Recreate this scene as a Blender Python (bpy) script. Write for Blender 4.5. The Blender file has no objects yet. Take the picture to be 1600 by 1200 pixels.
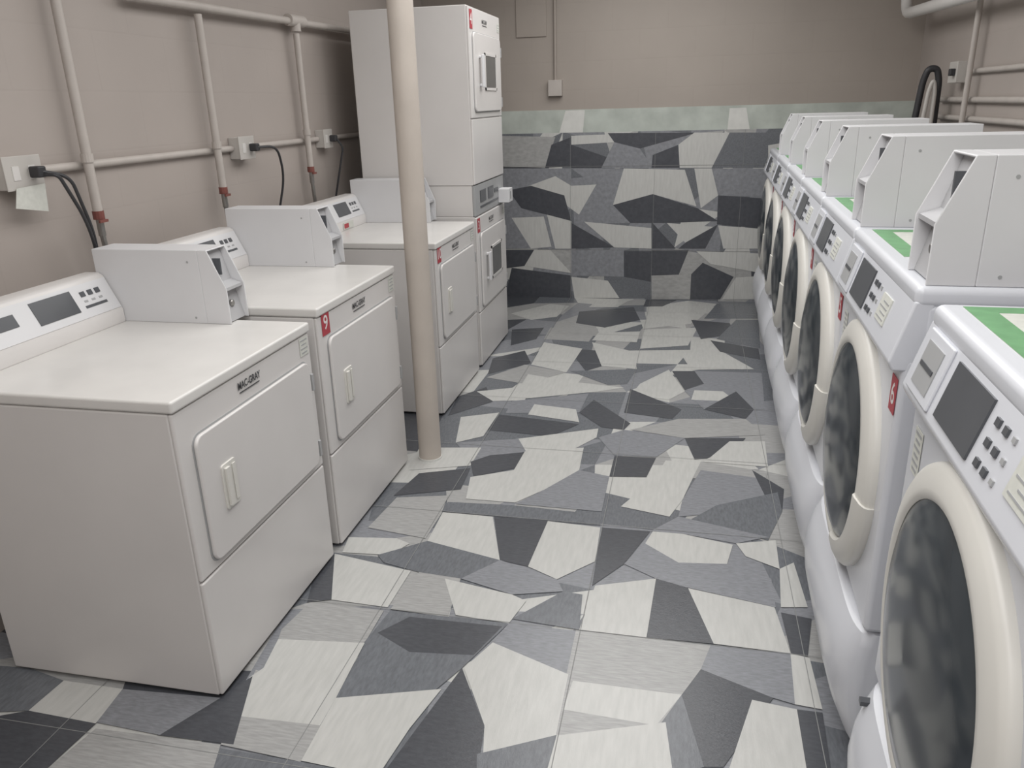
import bpy, math, random
from mathutils import Vector, Matrix
random.seed(7)
sc=bpy.context.scene
COL=sc.collection
try: sc.view_settings.view_transform='Standard'
except Exception: pass

# ------------------------------------------------------------------ camera
EYE=1.6; F=1228.65; YAW,PIT,ROL=.2226,.3434,-.0285
cy,sy=math.cos(YAW),math.sin(YAW); cp,sp=math.cos(PIT),math.sin(PIT); cr,sr=math.cos(ROL),math.sin(ROL)
Ry=Matrix(((cy,0,sy),(0,1,0),(-sy,0,cy))); Rx=Matrix(((1,0,0),(0,cp,-sp),(0,sp,cp))); Rz=Matrix(((cr,-sr,0),(sr,cr,0),(0,0,1)))
R=Rz@Rx@Ry
right=Vector((R[0][0],R[0][2],-R[0][1])); up=-Vector((R[1][0],R[1][2],-R[1][1])); back=-Vector((R[2][0],R[2][2],-R[2][1]))
cd=bpy.data.cameras.new('camera'); cam=bpy.data.objects.new('camera',cd); COL.objects.link(cam)
m3=Matrix((right,up,back)).transposed()
cam.matrix_world=Matrix.Translation((0,0,EYE))@m3.to_4x4()
cd.sensor_width=36; cd.lens=F/1600*36; cd.clip_start=.05
sc.camera=cam

# survey of the surface pattern: picture measurement -> metres on the floor / back wall
RT=R.transposed()
def ray(u,v): return RT@Vector((u-800,v-600,F))
YW=6.61; XL=-2.15; XR=1.59; ZC=2.75; Y0=-1.6
def on_floor(u,v):
    a=ray(u,v); t=EYE/a[1]; return (a[0]*t,a[2]*t)
def on_back(u,v):
    a=ray(u,v); t=YW/a[2]; return (a[0]*t,EYE-a[1]*t)

# ------------------------------------------------------------------ materials
def srgb(r,g,b):
    f=lambda c:(c/255/12.92) if c/255<=.04045 else ((c/255+.055)/1.055)**2.4
    return (f(r),f(g),f(b),1)
def mat(name,c,rough=.5,amt=.06,scale=8,metal=0,bump=0,bscale=60,stretch=(1,1,1),spec=.5,scuff=0):
    m=bpy.data.materials.new(name); m.use_nodes=True; nt=m.node_tree; b=nt.nodes['Principled BSDF']
    c=srgb(*c); tc=nt.nodes.new('ShaderNodeTexCoord'); mp=nt.nodes.new('ShaderNodeMapping'); mp.inputs['Scale'].default_value=stretch
    nt.links.new(tc.outputs['Object'],mp.inputs['Vector'])
    n=nt.nodes.new('ShaderNodeTexNoise'); n.inputs['Scale'].default_value=scale; n.inputs['Detail'].default_value=5
    nt.links.new(mp.outputs[0],n.inputs['Vector'])
    cr_=nt.nodes.new('ShaderNodeValToRGB'); e=cr_.color_ramp.elements
    e[0].position=.3; e[1].position=.7
    e[0].color=tuple(x*(1-amt) for x in c[:3])+(1,); e[1].color=tuple(min(1,x*(1+amt)) for x in c[:3])+(1,)
    nt.links.new(n.outputs['Fac'],cr_.inputs[0]); out=cr_.outputs[0]
    if scuff:
        n3=nt.nodes.new('ShaderNodeTexNoise'); n3.inputs['Scale'].default_value=26; n3.inputs['Detail'].default_value=8; n3.inputs['Roughness'].default_value=.7
        nt.links.new(mp.outputs[0],n3.inputs['Vector'])
        r3=nt.nodes.new('ShaderNodeValToRGB'); r3.color_ramp.elements[0].position=.66; r3.color_ramp.elements[1].position=.74
        r3.color_ramp.elements[0].color=(0,0,0,1); r3.color_ramp.elements[1].color=(scuff,scuff,scuff,1)
        nt.links.new(n3.outputs['Fac'],r3.inputs[0])
        mx=nt.nodes.new('ShaderNodeMix'); mx.data_type='RGBA'; nt.links.new(r3.outputs[0],mx.inputs['Factor']); nt.links.new(out,mx.inputs['A']); mx.inputs['B'].default_value=srgb(150,145,138)
        out=mx.outputs['Result']
    nt.links.new(out,b.inputs['Base Color'])
    b.inputs['Roughness'].default_value=rough; b.inputs['Metallic'].default_value=metal
    b.inputs['Specular IOR Level'].default_value=spec
    if bump:
        n2=nt.nodes.new('ShaderNodeTexNoise'); n2.inputs['Scale'].default_value=bscale
        nt.links.new(mp.outputs[0],n2.inputs['Vector'])
        bp=nt.nodes.new('ShaderNodeBump'); bp.inputs['Strength'].default_value=bump; bp.inputs['Distance'].default_value=.01
        nt.links.new(n2.outputs['Fac'],bp.inputs['Height']); nt.links.new(bp.outputs[0],b.inputs['Normal'])
    return m
def block_mat(name,c,axis):
    m=mat(name,c,.55,.05,1.6); nt=m.node_tree; b=nt.nodes['Principled BSDF']
    g=nt.nodes.new('ShaderNodeNewGeometry'); s=nt.nodes.new('ShaderNodeSeparateXYZ'); cb=nt.nodes.new('ShaderNodeCombineXYZ')
    nt.links.new(g.outputs['Position'],s.inputs[0]); nt.links.new(s.outputs[axis],cb.inputs[0]); nt.links.new(s.outputs[2],cb.inputs[1])
    br=nt.nodes.new('ShaderNodeTexBrick'); br.inputs['Scale'].default_value=1
    br.inputs['Brick Width'].default_value=.42; br.inputs['Row Height'].default_value=.21; br.inputs['Mortar Size'].default_value=.006; br.inputs['Mortar Smooth'].default_value=1.0
    nt.links.new(cb.outputs[0],br.inputs['Vector'])
    mx=nt.nodes.new('ShaderNodeMix'); mx.data_type='RGBA'; mx.blend_type='MULTIPLY'
    src=b.inputs['Base Color'].links[0].from_socket
    ml=nt.nodes.new('ShaderNodeMath'); ml.operation='MULTIPLY'; ml.inputs[1].default_value=.10
    nt.links.new(br.outputs['Fac'],ml.inputs[0]); nt.links.new(ml.outputs[0],mx.inputs['Factor'])
    nt.links.new(src,mx.inputs['A']); mx.inputs['B'].default_value=(.8,.79,.78,1)
    nt.links.new(mx.outputs['Result'],b.inputs['Base Color'])
    bp=nt.nodes.new('ShaderNodeBump'); bp.invert=True; bp.inputs['Strength'].default_value=.045; bp.inputs['Distance'].default_value=.01
    nt.links.new(br.outputs['Fac'],bp.inputs['Height']); nt.links.new(bp.outputs[0],b.inputs['Normal'])
    return m
M={}
M['white']=mat('enamel_white',(213,210,208),.30,.03,3)
M['top']=mat('enamel_top',(216,214,211),.28,.035,7,scuff=.35)
M['washer']=mat('washer_white',(212,214,220),.26,.02,3)
M['meter']=mat('meter_grey_white',(214,214,216),.42,.03,4)
M['meterin']=mat('meter_inner_grey',(178,178,180),.5,.05,6)
M['cream']=mat('cream_plastic',(214,212,206),.34,.03,5)
M['grey']=mat('grey_plastic',(164,165,166),.45,.04,6)
M['dark']=mat('dark_panel',(82,84,88),.28,.08,6)
M['black']=mat('black_rubber',(52,52,55),.5,.1,10)
M['glass']=mat('smoked_glass',(50,56,61),.16,.03,2,spec=.55)
M['winglass']=mat('window_smoked',(98,98,97),.25,.06,9)
M['red']=mat('red_sticker',(170,62,72),.5,.05,10)
M['ink']=mat('ink_grey_black',(66,66,68),.6,.05,10)
M['inkw']=mat('ink_white',(225,220,218),.6,.03,10)
M['label']=mat('label_paper',(206,207,200),.6,.06,60)
M['green']=mat('green_print',(108,158,112),.5,.10,30)
M['pipe']=mat('painted_pipe',(184,177,171),.5,.05,12)
M['pole']=mat('pole_beige',(190,181,172),.5,.05,7,bump=.05)
M['pvc']=mat('white_pvc',(212,209,206),.45,.03,8)
M['outlet']=mat('outlet_plastic',(190,186,181),.45,.03,8)
M['brass']=mat('red_valve',(122,72,65),.45,.2,30)
M['steel']=mat('steel',(150,148,145),.3,.08,20,metal=.8)
M['wallL']=block_mat('block_wall_side',(170,161,155),1)
M['wallB']=block_mat('block_wall_back',(164,155,147),0)
M['ceil']=mat('ceiling_paint',(203,202,199),.8,.03,4)
M['band']=mat('primed_green_band',(180,186,179),.7,.14,7)
M['patch']=mat('plaster_patch',(212,212,208),.7,.06,14)
def tilemats(k,p,rough):
    return [mat(p+'_light',tuple(int(x*k) for x in (187,187,184)),rough,.06,10,bump=.04,stretch=(6,1,1)),
      mat(p+'_beige',tuple(int(x*k) for x in (158,158,157)),rough,.13,22,bump=.06,stretch=(1,7,2)),
      mat(p+'_mid',tuple(int(x*k) for x in (130,132,137)),rough,.15,18,bump=.06,stretch=(2,8,2)),
      mat(p+'_grey',tuple(int(x*k) for x in (104,107,112)),rough,.15,18,bump=.06,stretch=(7,2,7)),
      mat(p+'_dark',tuple(int(x*k) for x in (73,75,80)),rough,.12,18,bump=.06,stretch=(2,6,2)),
      mat(p+'_grout',tuple(int(x*k) for x in (134,135,134)),.8,.08,40)]
TF=tilemats(1.0,'floor_tile',.27); TW=tilemats(1.05,'wall_tile',.33)
KEY={'W':0,'L':0,'B':1,'M':2,'G':3,'D':4}

# ------------------------------------------------------------------ mesh builder
def text_geo(body,size,off=.012):
    c=bpy.data.curves.new('t','FONT'); c.body=body; c.size=size; c.align_x='CENTER'; c.align_y='CENTER'; c.offset=size*off
    o=bpy.data.objects.new('t',c); COL.objects.link(o)
    dg=bpy.context.evaluated_depsgraph_get(); me=bpy.data.meshes.new_from_object(o.evaluated_get(dg))
    v=[tuple(x.co) for x in me.vertices]; f=[tuple(p.vertices) for p in me.polygons]
    bpy.data.objects.remove(o); bpy.data.curves.remove(c); bpy.data.meshes.remove(me)
    return v,f
class MB:
    def __init__(s): s.v=[];s.f=[];s.m=[]
    def add(s,v,f,m=0):
        o=len(s.v); s.v+=[tuple(x) for x in v]; s.f+=[tuple(i+o for i in q) for q in f]; s.m+=[m]*len(f); return s
    def box(s,x0,x1,y0,y1,z0,z1,m=0):
        x0,x1=min(x0,x1),max(x0,x1)
        v=[(x0,y0,z0),(x1,y0,z0),(x1,y1,z0),(x0,y1,z0),(x0,y0,z1),(x1,y0,z1),(x1,y1,z1),(x0,y1,z1)]
        return s.add(v,[(0,3,2,1),(4,5,6,7),(0,1,5,4),(1,2,6,5),(2,3,7,6),(3,0,4,7)],m)
    def prism_y(s,pts,y0,y1,m=0):
        n=len(pts); v=[(x,y0,z) for x,z in pts]+[(x,y1,z) for x,z in pts]
        return s.add(v,[tuple(range(n)),tuple(range(2*n-1,n-1,-1))]+[(i,n+i,n+(i+1)%n,(i+1)%n) for i in range(n)],m)
    def panel_x(s,x,pts,d,m=0):
        n=len(pts); v=[(x,a,b) for a,b in pts]+[(x+d,a,b) for a,b in pts]
        return s.add(v,[tuple(range(n)),tuple(range(2*n-1,n-1,-1))]+[(i,n+i,n+(i+1)%n,(i+1)%n) for i in range(n)],m)
    def loft_y(s,secs,m=0):
        n=len(secs[0][1]); v=[(x,y,z) for y,P in secs for x,z in P]; f=[tuple(range(n)),tuple((len(secs)-1)*n+i for i in range(n-1,-1,-1))]
        for k in range(len(secs)-1):
            for i in range(n): f.append((k*n+i,(k+1)*n+i,(k+1)*n+(i+1)%n,k*n+(i+1)%n))
        return s.add(v,f,m)
    def rev_x(s,prof,cx,cyy,cz,n=56,a0=0,a1=2*math.pi,m=0,d=1):
        full=abs(a1-a0)>6.28; k=n if full else n+1; v=[];f=[]
        for i in range(k):
            a=a0+(a1-a0)*i/n
            for r,h in prof: v.append((cx+d*h,cyy+r*math.cos(a),cz+r*math.sin(a)))
        L=len(prof)
        for i in range(n):
            j=(i+1)%k
            for q in range(L-1): f.append((i*L+q,i*L+q+1,j*L+q+1,j*L+q))
        if not full:
            f.append(tuple(range(L))); f.append(tuple((k-1)*L+q for q in range(L-1,-1,-1)))
        return s.add(v,f,m)
    def tube(s,pts,r,n=14,m=0,caps=True):
        P=[Vector(p) for p in pts]; v=[];f=[]; nrm=None
        for i,p in enumerate(P):
            if i==0: t=P[1]-P[0]
            elif i==len(P)-1: t=P[-1]-P[-2]
            else: t=(P[i+1]-P[i]).normalized()+(P[i]-P[i-1]).normalized()
            t.normalize()
            if nrm is None:
                nrm=t.orthogonal().normalized()
            nrm=(nrm-t*nrm.dot(t)).normalized(); bn=t.cross(nrm)
            for k in range(n):
                a=2*math.pi*k/n; v.append(tuple(p+r*(nrm*math.cos(a)+bn*math.sin(a))))
        for i in range(len(P)-1):
            for k in range(n): f.append((i*n+k,i*n+(k+1)%n,(i+1)*n+(k+1)%n,(i+1)*n+k))
        if caps: f.append(tuple(range(n-1,-1,-1))); f.append(tuple((len(P)-1)*n+k for k in range(n)))
        return s.add(v,f,m)
    def text(s,body,size,o,ux,uz,m=0,sx=1,off=.012):
        v,f=text_geo(body,size,off); o=Vector(o);ux=Vector(ux);uz=Vector(uz)
        return s.add([tuple(o+ux*a*sx+uz*b) for a,b,c in v],f,m)
def rrect(y0,y1,z0,z1,r,n=5):
    P=[]
    for (a,b,s0) in ((y1-r,z1-r,0),(y0+r,z1-r,90),(y0+r,z0+r,180),(y1-r,z0+r,270)):
        for i in range(n+1):
            t=math.radians(s0+90*i/n); P.append((a+r*math.cos(t),b+r*math.sin(t)))
    return P
def smooth_path(pts,rad,n=6):
    P=[Vector(p) for p in pts]; out=[P[0]]
    for i in range(1,len(P)-1):
        a=(P[i-1]-P[i]); b=(P[i+1]-P[i]); r=min(rad,a.length*.49,b.length*.49); A=P[i]+a.normalized()*r; B=P[i]+b.normalized()*r
        for k in range(n+1):
            t=k/n; out.append((1-t)**2*A+2*t*(1-t)*P[i]+t*t*B)
    out.append(P[-1]); return out
def make(name,mb,mats,parent=None,bevel=0,smooth=False,label=None,loc=None,seg=3):
    import bmesh
    me=bpy.data.meshes.new(name); me.from_pydata(mb.v,[],mb.f)
    for q in mats: me.materials.append(q)
    for p,i in zip(me.polygons,mb.m): p.material_index=i
    bm=bmesh.new(); bm.from_mesh(me); bmesh.ops.recalc_face_normals(bm,faces=bm.faces); bm.to_mesh(me); bm.free()
    o=bpy.data.objects.new(name,me); COL.objects.link(o)
    if parent: o.parent=parent
    if loc: o.location=loc
    if bevel:
        b=o.modifiers.new('bevel','BEVEL'); b.width=bevel; b.segments=seg; b.limit_method='ANGLE'; b.angle_limit=math.radians(35)
    if smooth or bevel:
        me.polygons.foreach_set('use_smooth',[True]*len(me.polygons))
        try: me.set_sharp_from_angle(angle=math.radians(40))
        except Exception: pass
        if bevel:
            w=o.modifiers.new('wn','WEIGHTED_NORMAL'); w.keep_sharp=False
    if label: o['label']=label
    return o
def thing(name,loc,label,cat,group=None,rot=0):
    e=bpy.data.objects.new(name,None); e.location=loc; e.rotation_euler=(0,0,rot); e.empty_display_size=.1; COL.objects.link(e)
    e['label']=label; e['category']=cat
    if group: e['group']=group
    return e
def structure(o): o['kind']='structure'; return o

# ------------------------------------------------------------------ room shell
S=.6795; XA=-.9523; YA=2.0951
def clip(poly,x0,x1,y0,y1):
    def cut(P,f):
        out=[]
        for i in range(len(P)):
            a,b=P[i],P[(i+1)%len(P)]; fa,fb=f(a),f(b)
            if fa>=0: out.append(a)
            if (fa>=0)!=(fb>=0):
                t=fa/(fa-fb); out.append((a[0]+(b[0]-a[0])*t,a[1]+(b[1]-a[1])*t))
        return out
    for f in (lambda p:p[0]-x0,lambda p:x1-p[0],lambda p:p[1]-y0,lambda p:y1-p[1]):
        poly=cut(poly,f)
        if len(poly)<3: return []
    return poly
floor=MB(); floor.box(XL,XR,Y0,YW,-.1,0,2)
def base_cells(x0,x1,y0,y1,ox,oy,c,rnd,quiet):
    pts={}; nx0=math.floor((x0-ox)/c)-1; nx1=math.ceil((x1-ox)/c)+1; ny0=math.floor((y0-oy)/c)-1; ny1=math.ceil((y1-oy)/c)+1
    for i in range(nx0,nx1+1):
        for j in range(ny0,ny1+1):
            jx=rnd.uniform(-.3,.3)*c; jy=rnd.uniform(-.3,.3)*c
            pts[i,j]=(ox+i*c+jx,oy+j*c+jy)
    out=[]
    for i in range(nx0,nx1):
        for j in range(ny0,ny1):
            q=[pts[i,j],pts[i+1,j],pts[i+1,j+1],pts[i,j+1]]
            pal='MMBGGL' if quiet(q[0][0],q[0][1]) else 'LLBBMMMGGDD'
            k=rnd.choice(pal)
            if rnd.random()<.35:
                out.append((k,q[:3])); out.append((rnd.choice(pal),[q[0],q[2],q[3]]))
            else: out.append((k,q))
    return out
rnd=random.Random(11)
for k,q in base_cells(XL,XR,Y0,YW,XA,YA,S/2.2,rnd,lambda x,y:y>.9 and -1.3<x<.4):
    q=clip(q,XL,XR,Y0,YW)
    if q: floor.add([(a,b,.0004) for a,b in q],[tuple(range(len(q)))],KEY[k])
FP='''
D 905 487 990 480 1000 500 945 512 900 505
L 798 490 860 475 890 478 870 495 830 500
L 1010 480 1075 470 1120 475 1090 500 1010 492
L 935 468 985 468 965 480 920 480
D 1010 468 1060 468 1035 479 1005 479
G 1120 475 1185 472 1188 498 1100 498
D 800 515 850 512 838 530 798 540
B 860 512 935 514 920 534 850 530
L 1000 500 1085 497 1080 506 1005 514
L 1005 515 1090 512 1075 540 1000 545
D 1080 500 1140 505 1150 522 1095 530
G 1150 500 1185 500 1188 545 1120 530
L 935 520 1000 518 995 535 925 532
D 888 545 935 548 942 572 915 580
L 925 535 992 550 995 577 940 572
L 850 535 910 545 885 582 830 570
D 770 560 820 548 830 568 762 585
L 1060 548 1120 545 1178 577 1080 578
D 1110 532 1185 545 1188 562 1125 550
M 1085 580 1190 583 1192 605 1070 612
B 760 590 820 570 885 582 820 600
G 890 580 995 577 980 600 950 602
L 825 585 905 598 975 606 935 612 800 625
D 715 620 760 605 770 628 700 650
L 745 612 830 603 820 626 770 627
L 1000 600 1045 578 1070 612 1045 625 985 618
D 1050 580 1085 580 1100 600 1070 610
D 985 608 1065 640 1050 655 975 645
M 1070 612 1192 605 1195 640 1100 640
L 1085 610 1130 612 1150 628 1080 625
M 800 627 920 615 905 645 790 646
L 835 632 900 640 905 660 825 648
D 780 648 905 663 860 682 760 672
L 720 652 780 645 755 682 712 692
D 905 645 928 625 985 662 975 672 940 668
D 1100 640 1150 612 1178 640 1165 655
B 1060 655 1165 655 1195 680 1070 685 985 672
W 810 686 935 670 932 684 870 716 822 706
M 935 684 975 672 1070 685 1025 715 960 712
D 1070 685 1165 685 1140 715 1085 718
M 712 692 810 686 822 706 740 722
L 655 700 752 700 735 728 640 735
D 735 722 765 712 820 707 805 732 740 745
D 960 713 1025 716 1010 746 952 745
W 1040 720 1095 722 1066 782 1023 748
L 1110 715 1140 690 1195 690 1200 730 1095 722
L 970 792 1023 748 1066 782 1046 808
D 655 740 735 732 720 765 615 775
W 820 706 912 700 905 735 850 766 803 735
L 735 746 803 735 850 766 805 786 728 780
M 905 735 952 745 940 800 805 788 850 766
B 1095 722 1200 738 1195 752 1082 748
M 1066 782 1095 735 1200 750 1212 795 1060 808
D 1175 735 1225 765 1222 800 1195 775
G 1120 790 1215 770 1222 800 1200 845 1080 812
B 620 778 700 775 690 803 665 842 575 825
G 700 785 800 790 940 805 938 822 690 800
W 692 801 770 808 781 876 668 846
D 772 808 856 814 825 886 781 876
L 856 815 938 825 930 878 870 906 825 886
D 940 825 1016 831 975 882 925 916
L 1020 831 1066 835 1145 852 1136 882 1060 880 1008 850
L 1150 850 1212 845 1218 890 1165 870
M 1016 831 1060 808 1200 840 1150 850 1066 835
M 975 882 1008 850 1060 880 1136 882 1205 905 1212 950 1070 918 1025 905
L 545 840 620 842 640 850 610 868 535 864
G 590 868 668 846 781 876 720 905 655 895 600 880
W 523 866 642 893 606 950 518 938
B 655 895 720 905 700 965 610 953
L 695 905 800 930 822 940 795 975 712 962
M 720 905 781 876 870 906 880 925 800 930
G 880 925 910 930 905 985 800 968
L 905 985 930 916 1025 905 1010 997
D 1025 905 1075 920 1115 1007 1010 997
L 1075 920 1210 950 1235 1022 1115 1007
D 1220 958 1268 968 1262 1026 1236 1022
L 1218 890 1240 880 1262 950 1220 950
D 490 905 523 866 518 938 480 942
B 440 985 485 942 600 955 570 1006 435 1000
G 565 1010 610 955 795 975 722 1045
D 590 990 640 965 785 980 740 1025 640 1020
M 795 975 1110 1010 1095 1047 1065 1087 880 1055 768 1005
B 900 985 1110 1010 1095 1047 1065 1087 885 1055
W 725 1045 770 1005 888 1055 757 1135
L 757 1135 888 1055 870 1150 755 1178
B 888 1055 1065 1087 1030 1135 868 1152
L 895 1065 1065 1087 1025 1135 880 1110
D 1095 1047 1208 1092 1130 1200 1090 1200 1065 1087
G 1030 1135 1065 1087 1100 1200 1050 1215
M 1110 1010 1236 1022 1242 1102 1208 1092 1095 1047
L 1235 1022 1265 1030 1285 1110 1242 1102
L 1175 1095 1245 1110 1262 1215 1135 1215
D 1245 1110 1285 1115 1300 1215 1262 1215
W 860 1152 1040 1130 1052 1215 852 1215
D 595 1215 722 1045 757 1138 745 1215
G 525 1092 570 1008 722 1045 680 1080
L 470 1190 525 1092 690 1078 640 1140 590 1215
W 435 1000 570 1006 525 1092 412 1045
B 345 1165 400 1048 525 1092 470 1192
W 390 1060 412 1045 525 1092 500 1135 370 1120
G 745 1180 870 1150 852 1215 745 1215
G 340 1170 470 1192 590 1215 330 1215
B 150 1140 345 1165 330 1215 60 1215
D 245 1150 345 1090 395 1058 365 1165
M 150 1130 190 1078 345 1092 250 1150
L 45 1112 100 1065 192 1078 150 1132
D 0 1120 45 1112 150 1132 60 1215 -20 1215
G -30 1040 45 1045 100 1065 45 1112 -30 1115
'''
def trace(txt):
    out=[]
    for ln in txt.strip().splitlines():
        w=ln.split(); n=[float(x) for x in w[1:]]; out.append((w[0],list(zip(n[::2],n[1::2]))))
    return out
for i,(k,P) in enumerate(trace(FP)):
    q=clip([on_floor(*p) for p in P],XL,XR,Y0,YW)
    if len(q)>2: floor.add([(a,b,.0008+i*.00003) for a,b in q],[tuple(range(len(q)))],KEY[k])
gz=.0043; gw=.0011
x=XA-S*3
while x<XR:
    if x>XL: floor.add([(x-gw,Y0,gz),(x+gw,Y0,gz),(x+gw,YW,gz),(x-gw,YW,gz)],[(0,1,2,3)],5)
    x+=S
y=YA-S*6
while y<YW:
    if y>Y0: floor.add([(XL,y-gw,gz+.0001),(XR,y-gw,gz+.0001),(XR,y+gw,gz+.0001),(XL,y+gw,gz+.0001)],[(0,1,2,3)],5)
    y+=S
structure(make('floor',floor,TF))
structure(make('ceiling',MB().box(XL-.1,XR+.1,Y0-.1,YW+.1,ZC,ZC+.1),[M['ceil']]))
structure(make('wall_left',MB().box(XL-.12,XL,Y0,YW,-.1,ZC),[M['wallL']]))
structure(make('wall_right',MB().box(XR,XR+.12,Y0,YW,-.1,ZC),[M['wallL']]))
structure(make('wall_back',MB().box(XL-.12,XR+.12,YW,YW+.12,-.1,ZC),[M['wallB']]))
structure(make('wall_front',MB().box(XL-.12,XR+.12,Y0-.12,Y0,-.1,ZC),[M['wallL']]))
# tiled wainscot on back wall
ZT=1.36; yt=YW-.012
wt=MB().box(XL,XR,yt,YW,0,ZT,2)
rnd=random.Random(5)
for k,q in base_cells(XL,XR,0,ZT,XA,.4174,S/2.3,rnd,lambda x,y:-1.6<x<.5):
    q=clip(q,XL,XR,0,ZT)
    if q: wt.add([(a,yt-.0004,b) for a,b in q],[tuple(range(len(q)))],KEY[k])
WP='''
B 780 212 868 214 852 262 780 260
D 862 226 893 214 893 260 852 262
L 893 212 950 210 960 222 893 226
D 893 226 962 250 940 262 893 262
D 950 208 1090 207 1000 232 960 222
M 960 222 1000 232 1020 262 940 262
D 1020 242 1060 226 1062 262 1018 262
L 1060 226 1140 208 1112 262 1062 262
L 1085 207 1140 207 1120 225 1060 226
G 1140 207 1200 207 1200 262 1112 262
L 975 263 1070 265 1088 322 1020 303 958 320
M 893 263 975 263 958 320 930 290
L 868 275 893 290 932 288 905 335 868 308 800 300
M 780 263 893 263 893 290 868 275 800 300
D 795 297 830 290 882 305 893 345 815 325
M 780 300 815 325 855 338 870 388 780 388
L 800 340 850 338 862 385 830 388
L 855 335 893 345 893 388 868 388
M 905 335 932 288 958 320 985 348 915 350
D 958 320 1020 303 1090 325 1122 345 1040 348 985 348
L 1085 263 1112 263 1122 305 1095 325
M 1112 263 1200 263 1200 308 1122 305
D 1122 305 1200 310 1200 358 1120 350
D 893 348 960 386 893 388
L 913 346 1018 356 1018 388 960 386
D 1018 346 1056 388 1018 388
L 1042 348 1115 354 1072 380
D 1072 378 1122 350 1102 388 1060 388
L 1122 352 1200 358 1200 388 1130 388
D 780 390 835 390 820 415 780 420
L 835 390 860 390 893 426 820 415
B 860 390 893 390 893 426
D 800 418 893 430 893 465 790 465
M 893 390 975 390 975 432 893 430
L 893 432 950 438 968 465 898 465
D 975 392 1018 392 1018 440 975 432
G 950 438 975 432 1018 440 1018 465 968 465
D 1018 390 1076 390 1060 430 1018 430
B 1018 430 1082 428 1078 467 1018 467
D 1080 428 1098 410 1146 432 1125 467 1078 467
L 1088 392 1200 396 1200 428 1110 412
L 1150 433 1200 430 1200 467 1128 467
'''
for i,(k,P) in enumerate(trace(WP)):
    q=clip([on_back(*p) for p in P],XL,XR,0,ZT)
    if len(q)>2: wt.add([(a,yt-.0008-i*.00004,b) for a,b in q],[tuple(range(len(q)))],KEY[k])
x=XA-S
while x<XR:
    wt.box(x-.001,x+.001,yt-.0032,yt,0,ZT,5); x+=S
for z in (.4174,.4174+S): wt.box(XL,XR,yt-.0034,yt,z-.001,z+.001,5)
structure(make('trim_1',wt,TW))
bd=MB().box(XL,XR,YW-.008,YW,ZT,1.535,0)
for P in ([(884,173),(914,172),(911,207),(874,208)],[(1140,169),(1166,168),(1172,206),(1136,207)]):
    q=clip([on_back(*p) for p in P],XL,XR,ZT,1.535)
    bd.add([(a,YW-.0095,b) for a,b in q],[tuple(range(len(q)))],1)
structure(make('trim_2',bd,[M['band'],M['patch']]))

# ------------------------------------------------------------------ coin meter (front at x=0, runs along d)
def coin_box(parent,x0,y0,z0,d,T=.13,L=.49,H=.25):
    X=lambda q:x0+d*q
    mb=MB()
    fl=[(X(0),z0),(X(0),z0+.12),(X(.055),z0+H),(X(.09),z0+H),(X(.09),z0)]
    for ya,yb in ((y0,y0+.005),(y0+T-.005,y0+T)): mb.prism_y(fl,ya,yb)
    mb.box(X(.09),X(L),y0,y0+T,z0,z0+H)
    mb.box(X(.055),X(.1),y0+.002,y0+T-.002,z0+H-.006,z0+H-.0005)
    b=make('coin_box',mb,[M['meter']],parent,bevel=.003,label='pale grey sheet-metal coin meter case')
    i=MB(); i.prism_y([(X(.075),z0+H-.008),(X(.045),z0+.135),(X(.006),z0+.122),(X(.006),z0+.112),(X(.04),z0+.115),(X(.012),z0+.003),(X(.095),z0+.003),(X(.095),z0+H-.008)],y0+.006,y0+T-.006)
    make('coin_box_front',i,[M['meterin']],b)
    s=MB().box(X(.04),X(.075),y0+T*.40,y0+T*.46,z0+.16,z0+.215)
    make('coin_slot',s,[M['dark']],b)
    k=MB().rev_x([(0,0),(.009,0),(.012,.003),(.012,.02)],X(.018),y0+T*.5,z0+.06,n=20,d=d)
    make('lock',k,[M['steel']],b,smooth=True)
    for q,zz in ((.13,z0+.02),(.13,z0+H-.04)):
        make('screw',MB().tube([(X(q),y0-.001,zz),(X(q),y0+.002,zz)],.004,10),[M['grey']],b,smooth=True)
    return b

def sticker(parent,x,yc,zc,w,h,txt,d,name='number_sticker',nx=1,m='red'):
    e=.0012*nx
    mb=MB().box(x,x+e,yc-w/2,yc+w/2,zc-h/2,zc+h/2,0)
    if txt: mb.text(txt,h*.85,(x+e*1.3,yc,zc),(0,nx,0),(0,0,1),1)
    return make(name,mb,[M[m],M['inkw'] if m=='red' else M['ink']],parent,label=('red number sticker' if m=='red' else None))
def text_label(parent,x,yc,zc,w,h,nx,lines,name='label_sticker'):
    e=.0012*nx
    mb=MB().box(x,x+e,yc-w/2,yc+w/2,zc-h/2,zc+h/2,0)
    for i in range(lines):
        z=zc+h/2-h*(i+.7)/(lines+.4); ww=w*(.8 if i%2==0 else .6)
        mb.box(x+e,x+e*1.4,yc-ww/2,yc+ww/2,z-h*.035,z+h*.035,1)
    return make(name,mb,[M['label'],M['grey']],parent)

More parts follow.
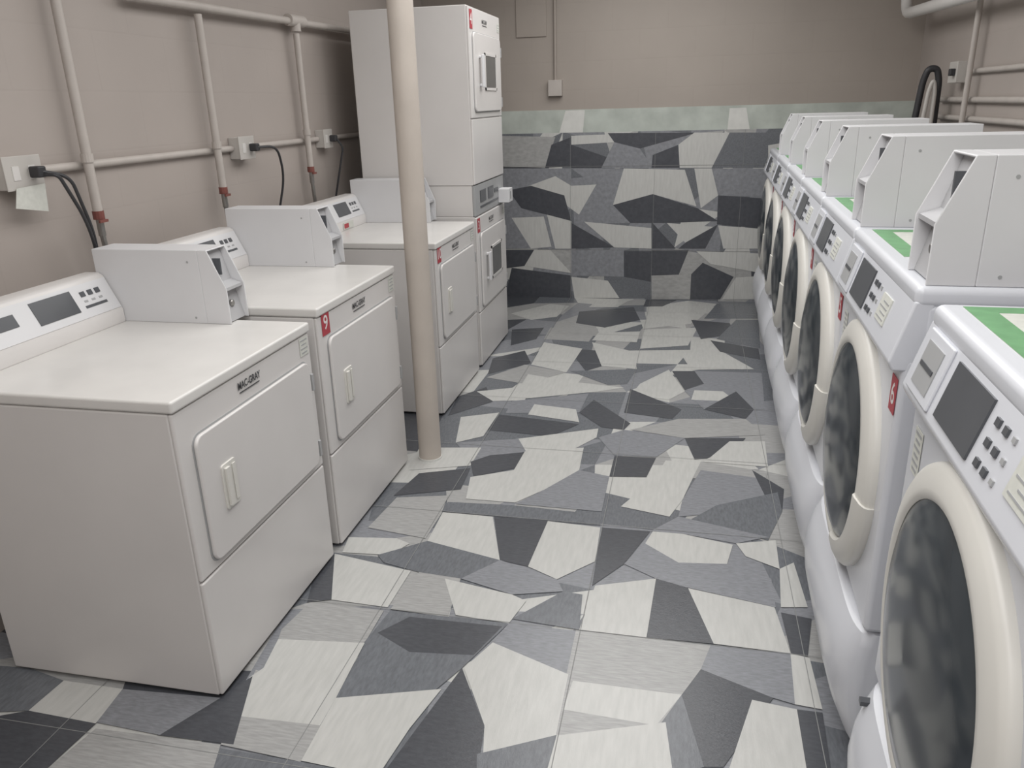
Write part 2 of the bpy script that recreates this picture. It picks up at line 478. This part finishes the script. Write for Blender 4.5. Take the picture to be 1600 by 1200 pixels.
# ------------------------------------------------------------------ dryers (front at x=0, body toward -x)
DW=.765; DD=.71
def dryer_door(parent,z0,z1,window=False):
    y0,y1=.062,.722
    d=make('door',MB().panel_x(.0,rrect(y0,y1,z0,z1,.03),.013),[M['white']],parent,bevel=.005)
    make('door_gap',MB().panel_x(-.002,rrect(y0-.005,y1+.005,z0-.005,z1+.005,.034),.0035),[M['grey']],d)
    if window:
        zc=(z0+z1)/2+.01
        make('window',MB().panel_x(.012,rrect(.30,.56,zc-.09,zc+.09,.015),.004),[M['winglass']],d,bevel=.001)
        fr=MB()
        for a,b,c,e in ((.285,.30,zc-.105,zc+.105),(.56,.575,zc-.105,zc+.105),(.285,.575,zc+.09,zc+.105),(.285,.575,zc-.105,zc-.09)): fr.box(.012,.018,a,b,c,e)
        make('window_frame',fr,[M['white']],d)
        h=MB().box(.012,.034,.16,.19,zc-.085,zc-.07).box(.012,.034,.16,.19,zc+.07,zc+.085).box(.028,.040,.155,.195,zc-.09,zc+.09)
        make('handle',h,[M['meter']],d,bevel=.004)
    else:
        yc=.178; zc=z0+.19
        h=MB()
        h.panel_x(.012,rrect(yc-.034,yc+.034,zc-.068,zc+.068,.008),.006)
        h.box(.018,.026,yc-.026,yc-.006,zc-.058,zc+.058)
        h.box(.018,.021,yc+.012,yc+.028,zc-.056,zc+.056)
        make('handle',h,[M['cream']],d,bevel=.002,label='off-white recessed door handle')
    for zz in (z0+.05,z1-.08):
        make('hinge',MB().box(.002,.015,y1+.006,y1+.018,zz-.03,zz+.03),[M['grey']],d,bevel=.002)
    return d
def badge(parent,zc,yc=.365,x=.0025):
    mb=MB().text('MAC-GRAY',.030,(x,yc,zc),(0,1,0),(0,0,1),0,sx=.82,off=.028)
    mb.box(.0005,x,yc-.055,yc+.055,zc-.021,zc-.0185,0)
    make('brand_badge',mb,[M['ink']],parent,label='black lettered brand badge')
def dryer(loc,h,label,num=None):
    t=thing('tumble_dryer',loc,label,'clothes dryer','coin-operated dryers along the wall')
    make('body',MB().box(-DD,-.012,0,DW,.012,h-.035).box(-DD+.05,-.05,.03,DW-.03,0,.02),[M['white']],t,bevel=.006)
    make('front_panel',MB().box(-.014,.0,.001,DW-.001,.392,h-.036),[M['white']],t,bevel=.006)
    make('lower_panel',MB().box(-.014,.0,.001,DW-.001,.015,.387),[M['white']],t,bevel=.006)
    make('top',MB().box(-DD,.006,-.003,DW+.003,h-.034,h),[M['top']],t,bevel=.008,seg=4)
    dryer_door(t,.418,h-.125)
    badge(t,h-.070)
    cx=-.650; H2=.172; c=MB().prism_y([(cx,h-.002),(cx-.0,h+.045),(cx-.055,h+H2-.01),(cx-.072,h+H2),(cx-.125,h+H2),(cx-.125,h-.002)],.0,DW-.063)
    con=make('console',c,[M['white']],t,bevel=.006)
    dx,dz=-.055,H2-.055; L=math.hypot(dx,dz); ux,uz=dx/L,dz/L; nx,nz=uz,-ux
    def cpan(name,ya,yb,s0,s1,th,mt,par=con):
        o=(cx,h+.045); q=[]
        for s_ in (s0,s1):
            for e in (.0003,th): q.append((o[0]+ux*s_+nx*e,o[1]+uz*s_+nz*e))
        m=MB().prism_y([q[0],q[2],q[3],q[1]],ya,yb); return make(name,m,[M[mt]],par)
    cpan('console_strip',.01,DW-.07,.010,.122,.002,'meter')
    cpan('display',.35,.52,.035,.110,.004,'dark')
    cpan('display',.05,.28,.055,.095,.004,'dark')
    for i in range(3): cpan('button',.555+i*.034,.575+i*.034,.080,.097,.005,'dark')
    for i in range(3): cpan('button_label',.557+i*.034,.573+i*.034,.060,.067,.003,'grey')
    cpan('button_label',.55,.65,.040,.049,.003,'dark')
    coin_box(t,-.245,DW-.062,h,-1,T=.115)
    text_label(t,.001,DW-.045,h-.072,.058,.062,1,4)
    if num: sticker(t,.001,.062,h-.068,.062,.085,num,1)
    return t
XF=-1.242
dryer((XF,1.604,0),.920,'white enamel coin-operated dryer with plain square door, no number',None)
dryer((XF,2.441,0),.948,'white coin-operated dryer with red number nine sticker',"9")
d3=dryer((XF,3.804,0),.942,'white coin-operated dryer beside the stacked dryer, red number sticker','10')
mb=MB()
mb.prism_y([(-.648,.95),(-.646,.95),(-.646,.987),(-.648,.987)],.36,.50,0); mb.box(-.646,-.645,.37,.43,.955,.98,1)
make('label_sticker',mb,[M['label'],M['red']],d3,label='small red and white sticker')

# ------------------------------------------------------------------ stacked dryer
HS=2.12
s=thing('stacked_dryer',(XF,4.645,0),'tall white stacked pair of coin dryers against the wall','clothes dryer')
make('body',MB().box(-DD,-.012,0,DW,.012,.955).box(-DD,-.012,0,DW,1.14,HS).box(-DD,-.02,.004,DW-.004,.955,1.14),[M['white']],s,bevel=.006)
make('front_panel',MB().box(-.014,0,.001,DW-.001,.363,.95),[M['white']],s,bevel=.005)
make('lower_panel',MB().box(-.014,0,.001,DW-.001,.015,.358),[M['white']],s,bevel=.005)
make('lower_panel',MB().box(-.014,0,.001,DW-.001,1.145,1.515),[M['white']],s,bevel=.005)
make('front_panel',MB().box(-.014,0,.001,DW-.001,1.520,HS-.005),[M['white']],s,bevel=.005)
cpn=make('control_panel',MB().box(-.02,-.004,.003,DW-.003,.958,1.138),[M['grey']],s,bevel=.003)
for a,b in ((.12,.26),(.32,.46)):
    make('display',MB().box(-.005,.0,a,b,1.03,1.10),[M['dark']],cpn)
for i in range(3): make('button',MB().box(-.005,.001,.49+i*.04,.515+i*.04,1.05,1.075),[M['dark']],cpn)
make('button_label',MB().box(-.005,-.002,.12,.60,.995,1.008),[M['dark']],cpn)
dryer_door(s,.385,.85,window=True); dryer_door(s,1.555,1.985,window=True)
badge(s,.905); badge(s,2.055)
sticker(s,.001,.045,.90,.06,.085,'3',1); sticker(s,.001,.05,2.05,.06,.10,'4',1)
cb=make('coin_box',MB().box(-.004,.07,.60,.72,.97,1.06),[M['meter']],s,bevel=.004,label='small pale grey coin slot housing')
make('coin_slot',MB().box(.069,.072,.65,.66,.99,1.04),[M['dark']],cb)
text_label(s,.001,.72,2.05,.06,.05,1,3); text_label(s,.001,.72,.905,.05,.05,1,3)

# ------------------------------------------------------------------ pole
p=thing('support_pole',(-1.155,3.279,0),'beige painted round steel column rising from the floor','pole')
make('shaft',MB().tube([(0,0,0.008),(0,0,ZC)],.053,36),[M['pole']],p,smooth=True)
make('base_ring',MB().tube([(0,0,0.002),(0,0,.012)],.056,36),[M['patch']],p,smooth=True,label='chipped paint ring at the foot')

# ------------------------------------------------------------------ washers (front at x=0 facing -x, y centred)
WW=.762; WD=.70; WH=1.235
def washer(loc,label,num,rot,first=False):
    t=thing('washing_machine',loc,label,'washing machine','front-loading coin washers',rot)
    a,b=-WW/2,WW/2
    make('body',MB().box(.004,WD,a,b,.412,1.085).box(.07,WD,a+.006,b-.006,.03,.415).box(.03,WD,a,b,1.07,1.20).box(.1,WD-.05,a+.04,b-.04,0,.04),[M['washer']],t,bevel=.014,seg=4)
    prof=[(.045,.02),(.026,.045),(.0,.08),(-.027,.14),(-.045,.20),(-.051,.26),(-.046,.31),(-.031,.36),(-.012,.395),(.012,.404),(.075,.404),(.075,.02)]
    secs=[]; N=26; w2=WW/2-.004
    for i in range(N+1):
        q=math.sin((i/N*2-1)*math.pi/2); g=(max(0,1-abs(q)**7))**.5 if abs(q)<1 else 0
        g=.25+.75*g
        secs.append((q*w2,[((.05+(x-.05)*g) if x<.05 else x,z) for x,z in prof]))
    make('lower_panel',MB().loft_y(secs),[M['washer']],t,smooth=True)
    make('top',MB().box(.010,WD+.01,a-.001,b+.001,1.19,WH),[M['washer']],t,bevel=.016,seg=4)
    cpx=[(-.014,1.055),(-.025,1.075),(.012,1.205),(.05,1.205),(.05,1.055)]
    con=make('control_panel',MB().prism_y(cpx,a+.001,b-.001),[M['washer']],t,bevel=.006)
    o=(-.025,1.075); dx,dz=.037,.13; L=math.hypot(dx,dz); ux,uz=dx/L,dz/L; nx,nz=-uz,ux
    def pan(name,ya,yb,s0,s1,th,mt,par=con,bev=0):
        q=[(o[0]+ux*s_+nx*e,o[1]+uz*s_+nz*e) for s_ in (s0,s1) for e in (-.001,th)]
        return make(name,MB().prism_y([q[0],q[2],q[3],q[1]],ya,yb),[M[mt]],par,bevel=bev)
    pan('card_frame',.20,.345,.012,.128,.006,'washer',bev=.004)
    pan('card_slot',.225,.32,.03,.11,.008,'grey')
    pan('card_slot',.235,.31,.065,.073,.010,'dark')
    pan('display',-.01,.165,.022,.120,.004,'dark')
    for r in range(3):
        for c in range(2): pan('button',-.055-c*.032,-.04-c*.032,.030+r*.032,.042+r*.032,.004,'dark')
    for r in range(3): pan('button_label',-.115,-.104,.032+r*.032,.040+r*.032,.003,'grey')
    lb=pan('label_sticker',-.24,-.15,.040,.100,.003,'label')
    for r in range(4): pan('printed_line',-.23,-.16+(-.02 if r%2 else 0),.048+r*.012,.051+r*.012,.004,'grey',par=lb)
    zc=.738
    d=make('door',MB().rev_x([(.320,.01),(.320,-.006),(.317,-.014),(.306,-.021),(.276,-.029),(.264,-.030),(.257,-.026),(.257,-.012)],0,0,zc,n=72),[M['cream']],t,smooth=True,label='round cream door ring')
    make('glass',MB().rev_x([(.259,-.024),(.23,-.035),(.17,-.046),(.09,-.053),(.0005,-.055)],0,0,zc,n=64),[M['glass']],d,smooth=True,label='smoked dark convex glass')
    make('handle',MB().rev_x([(.325,.004),(.327,-.009),(.321,-.019),(.308,-.026),(.278,-.034),(.265,-.035),(.258,-.029),(.3,-.0)],0,0,zc,n=28,a0=math.radians(186),a1=math.radians(262)),[M['cream']],d,smooth=True,label='cream curved door grip')
    if first: make('latch',MB().box(-.030,-.005,b-.075,b-.058,.374,.385),[M['dark']],t)
    n=MB().box(.05,.42,-.06,.35,WH,WH+.0012,0); z0,z1=WH+.0012,WH+.0018
    n.box(.05,.095,-.06,.35,z0,z1,1).box(.375,.42,-.06,.35,z0,z1,1).box(.095,.375,.31,.35,z0,z1,1).box(.095,.375,-.06,-.015,z0,z1,1)
    ov=[(.235+.10*math.cos(q),.14+.12*math.sin(q),WH+.0022) for q in [2*math.pi*i/24 for i in range(24)]]
    iv=[(.235+.096*math.cos(q),.14+.116*math.sin(q),WH+.0026) for q in [2*math.pi*i/24 for i in range(24)]]
    n.add(ov,[tuple(range(24))],2); n.add(iv,[tuple(range(24))],0)
    for i in range(5): n.box(.18+i*.025,.185+i*.025,.07,.21,WH+.0028,WH+.0032,2 if i%2 else 3)
    make('notice_sticker',n,[M['label'],M['green'],M['grey'],M['red']],t,label='white notice sheet with green border')
    coin_box(t,.027,a+.012,WH,1,T=.16,L=.50)
    if num: sticker(t,.003,a+.035,.995,.05,.08,num,1,nx=-1)
    text_label(t,.003,b-.07,.965,.05,.09,-1,6)
    return t
ROWROT=-.026
nums=[None,'6','5','4','3','2','1']
labs=['white front-loading washer with cream door ring and no number','white front-loading washer with red number six sticker',None,None,None,None,'white front-loading washer standing beside the tiled wall']
for i in range(7):
    yc=1.275+i*.772-(.12 if i==0 else 0)
    washer((.432+.026*(yc-1.28),yc,0),labs[i] or 'white front-loading coin washer with smoked round door',nums[i],ROWROT,i==0)

# ------------------------------------------------------------------ pipes on left wall
def pipe(path,r,label,mt='pipe',rad=.06,name='pipe'):
    t=thing(name,path[0],label,'pipe'); o=Vector(path[0])
    make('pipe_run',MB().tube([tuple(Vector(q)-o) for q in (smooth_path(path,rad) if len(path)>2 else path)],r),[M[mt]],t,smooth=True)
    return t
xw=XL+.015
OUT=[(2.22,.15),(3.60,.135),(4.52,.11)]
ys=[Y0+.002]
for a,w_ in OUT: ys+=[a-w_/2-.003,a+w_/2+.003]
ys.append(YW-.002)
for a,b in zip(ys[::2],ys[1::2]):
    pipe([(xw,a,1.43),(xw,b,1.43)],.0145,'painted horizontal conduit fixed along the block wall')
gp=pipe([(xw+.038,2.9,2.02),(xw+.038,YW-.002,2.07)],.018,'painted horizontal gas pipe high on the block wall')
make('tee',MB().tube([(0,1.28,.022),(0,1.45,.025)],.030,16).tube([(0,1.36,.02),(0,1.36,-.03)],.028,16),[M['pipe']],gp,smooth=True)
for yy,zb,zt in ((2.52,1.27,ZC-.005),(3.35,1.27,1.995),(4.26,1.29,1.98)):
    t=pipe([(xw+.038,yy,zt),(xw+.038,yy,zb)],.017,'painted vertical gas drop pipe with red-handled valve')
    v=MB().tube([(0,0,zb-zt),(0,0,zb-zt-.03)],.020,12,0).tube([(0,0,zb-zt-.03),(0,0,zb-zt-.09)],.013,12,1).box(.02,.028,-.03,.012,zb-zt-.04,zb-zt-.03,0)
    make('valve',v,[M['brass'],M['steel']],t)
    make('flexible_connector',MB().tube(smooth_path([(0,0,zb-zt-.09),(0,.01,zb-zt-.2),(-.01,.04,-zt+.01)],.08),.010),[M['steel']],t,smooth=True)
    make('coupling',MB().tube([(0,0,zb-zt+.17),(0,0,zb-zt+.20)],.021,14),[M['pipe']],t)
def outlet(y,z,w,label,cord):
    t=thing('electrical_outlet',(XL,y,z),label,'electrical outlet','wall outlets over the dryers')
    b=make('box',MB().box(.0,.055,-w/2,w/2,-.05,.05),[M['outlet']],t,bevel=.004)
    make('cover_plate',MB().box(.053,.058,-w/2-.003,w/2+.003,-.053,.053),[M['outlet']],b,bevel=.002)
    for k in (-1,1): make('socket',MB().box(.057,.060,k*w*.22-.014,k*w*.22+.014,-.022,.022),[M['pvc']],b)
    make('plug',MB().box(.06,.10,w*.22-.018,w*.22+.018,-.018,.018),[M['black']],t,bevel=.006)
    make('cord',MB().tube(smooth_path(cord,.1,8),.006,8),[M['black']],t,smooth=True)
    return t
o=outlet(2.22,1.43,.15,'pale outlet box with black plug and cord above a dryer',[(.095,.036,0),(.14,.10,-.02),(.13,.18,-.25),(.03,.21,-.6),(.02,.20,-1.4)])
make('cord',MB().tube(smooth_path([(.095,.036,-.01),(.14,.05,-.01),(.14,.15,-.2),(.06,.24,-.6),(.03,.23,-1.4)],.1,8),.006,8),[M['black']],o,smooth=True)
make('paper_tag',MB().panel_x(.062,[(-.07,-.105),(.06,-.13),(.07,-.04),(-.05,-.045)],.002),[M['label']],o)
outlet(3.60,1.43,.135,'pale outlet box with black plug on the conduit',[(.095,.03,0),(.14,.14,-.0),(.12,.22,-.15),(.03,.22,-.45),(.02,.2,-1.4)])
outlet(4.52,1.43,.11,'small outlet box near the stacked dryer',[(.095,.024,0),(.12,.06,-.05),(.03,.05,-.4),(.03,.05,-1.4)])

# ------------------------------------------------------------------ back wall fittings
t=thing('junction_box',(-1.07,YW,1.70),'small beige surface junction box with conduit on painted wall','junction box')
make('box',MB().box(-.055,.055,-.05,0,-.06,.06),[M['pipe']],t,bevel=.004)
make('conduit',MB().tube([(0,-.02,.06),(0,-.02,ZC-1.70)],.011,12),[M['wallB']],t,smooth=True)
t=thing('access_panel',(-1.26,YW,2.35),'flat painted access panel on the block wall','access panel')
make('cover',MB().box(-.12,.12,-.012,0,-.27,.27),[M['wallB']],t,bevel=.003)
pipe([(1.40,6.40,ZC),(1.40,6.40,2.10),(1.43,5.0,2.075),(1.45,1.0,2.0)],.036,'thick white drain pipe bending along the wall',mt='pvc',rad=.14,name='drain_pipe')
# right wall
xr=XR-.015
pipe([(xr,5.40,1.70),(xr,2.5,1.70)],.015,'painted supply pipe along the side wall')
pipe([(xr-.002,5.9,1.545),(xr-.002,2.5,1.545)],.017,'painted supply pipe along the side wall')
pipe([(xr-.002,5.9,1.44),(xr-.002,2.5,1.44)],.017,'painted supply pipe along the side wall')
pipe([(xr-.045,5.25,1.2),(xr-.045,5.25,ZC)],.016,'painted vertical riser pipe on side wall')
t=thing('electrical_outlet',(XR,5.5,1.70),'outlet box on the side wall above washers','electrical outlet')
make('box',MB().box(-.08,0,-.08,.08,-.06,.06),[M['outlet']],t,bevel=.004)
make('plug',MB().box(-.11,-.08,-.06,-.02,-.02,.02),[M['black']],t,bevel=.005)
def hose(path,r,label,mt):
    t=thing('drain_hose',path[0],label,'hose','washer hoses behind the row'); o=Vector(path[0])
    make('hose_run',MB().tube([tuple(Vector(q)-o) for q in smooth_path(path,.04,8)],r,12),[M[mt]],t,smooth=True)
hose([(1.375,5.72,.01),(1.375,5.72,1.24),(1.405,5.71,1.66),(1.425,5.70,1.73),(1.475,5.70,1.73),(1.495,5.70,1.66),(1.515,5.70,.01)],.020,'black rubber drain hose looped over standpipe','black')
hose([(1.405,5.645,.01),(1.405,5.645,1.24),(1.43,5.645,1.60),(1.45,5.645,1.67),(1.465,5.645,1.60),(1.48,5.645,.01)],.013,'pale drain hose hooked over the standpipe','outlet')

# ------------------------------------------------------------------ lights
def area(loc,sx,sy_,e,c=(1,.99,.975)):
    l=bpy.data.lights.new('ceiling_light','AREA'); l.shape='RECTANGLE'; l.size=sx; l.size_y=sy_; l.energy=e; l.color=c
    o=bpy.data.objects.new('ceiling_light',l); o.location=loc; COL.objects.link(o)
area((-.35,.9,ZC-.03),1.6,1.8,35)
area((-.35,3.0,ZC-.03),1.6,1.8,35)
area((-.35,5.0,ZC-.03),1.6,1.8,35)
area((-.2,-.9,ZC-.03),1.6,1.0,29)
w=bpy.data.worlds.new('world'); sc.world=w; w.use_nodes=True; w.node_tree.nodes['Background'].inputs[0].default_value=(.8,.8,.8,1); w.node_tree.nodes['Background'].inputs[1].default_value=.3
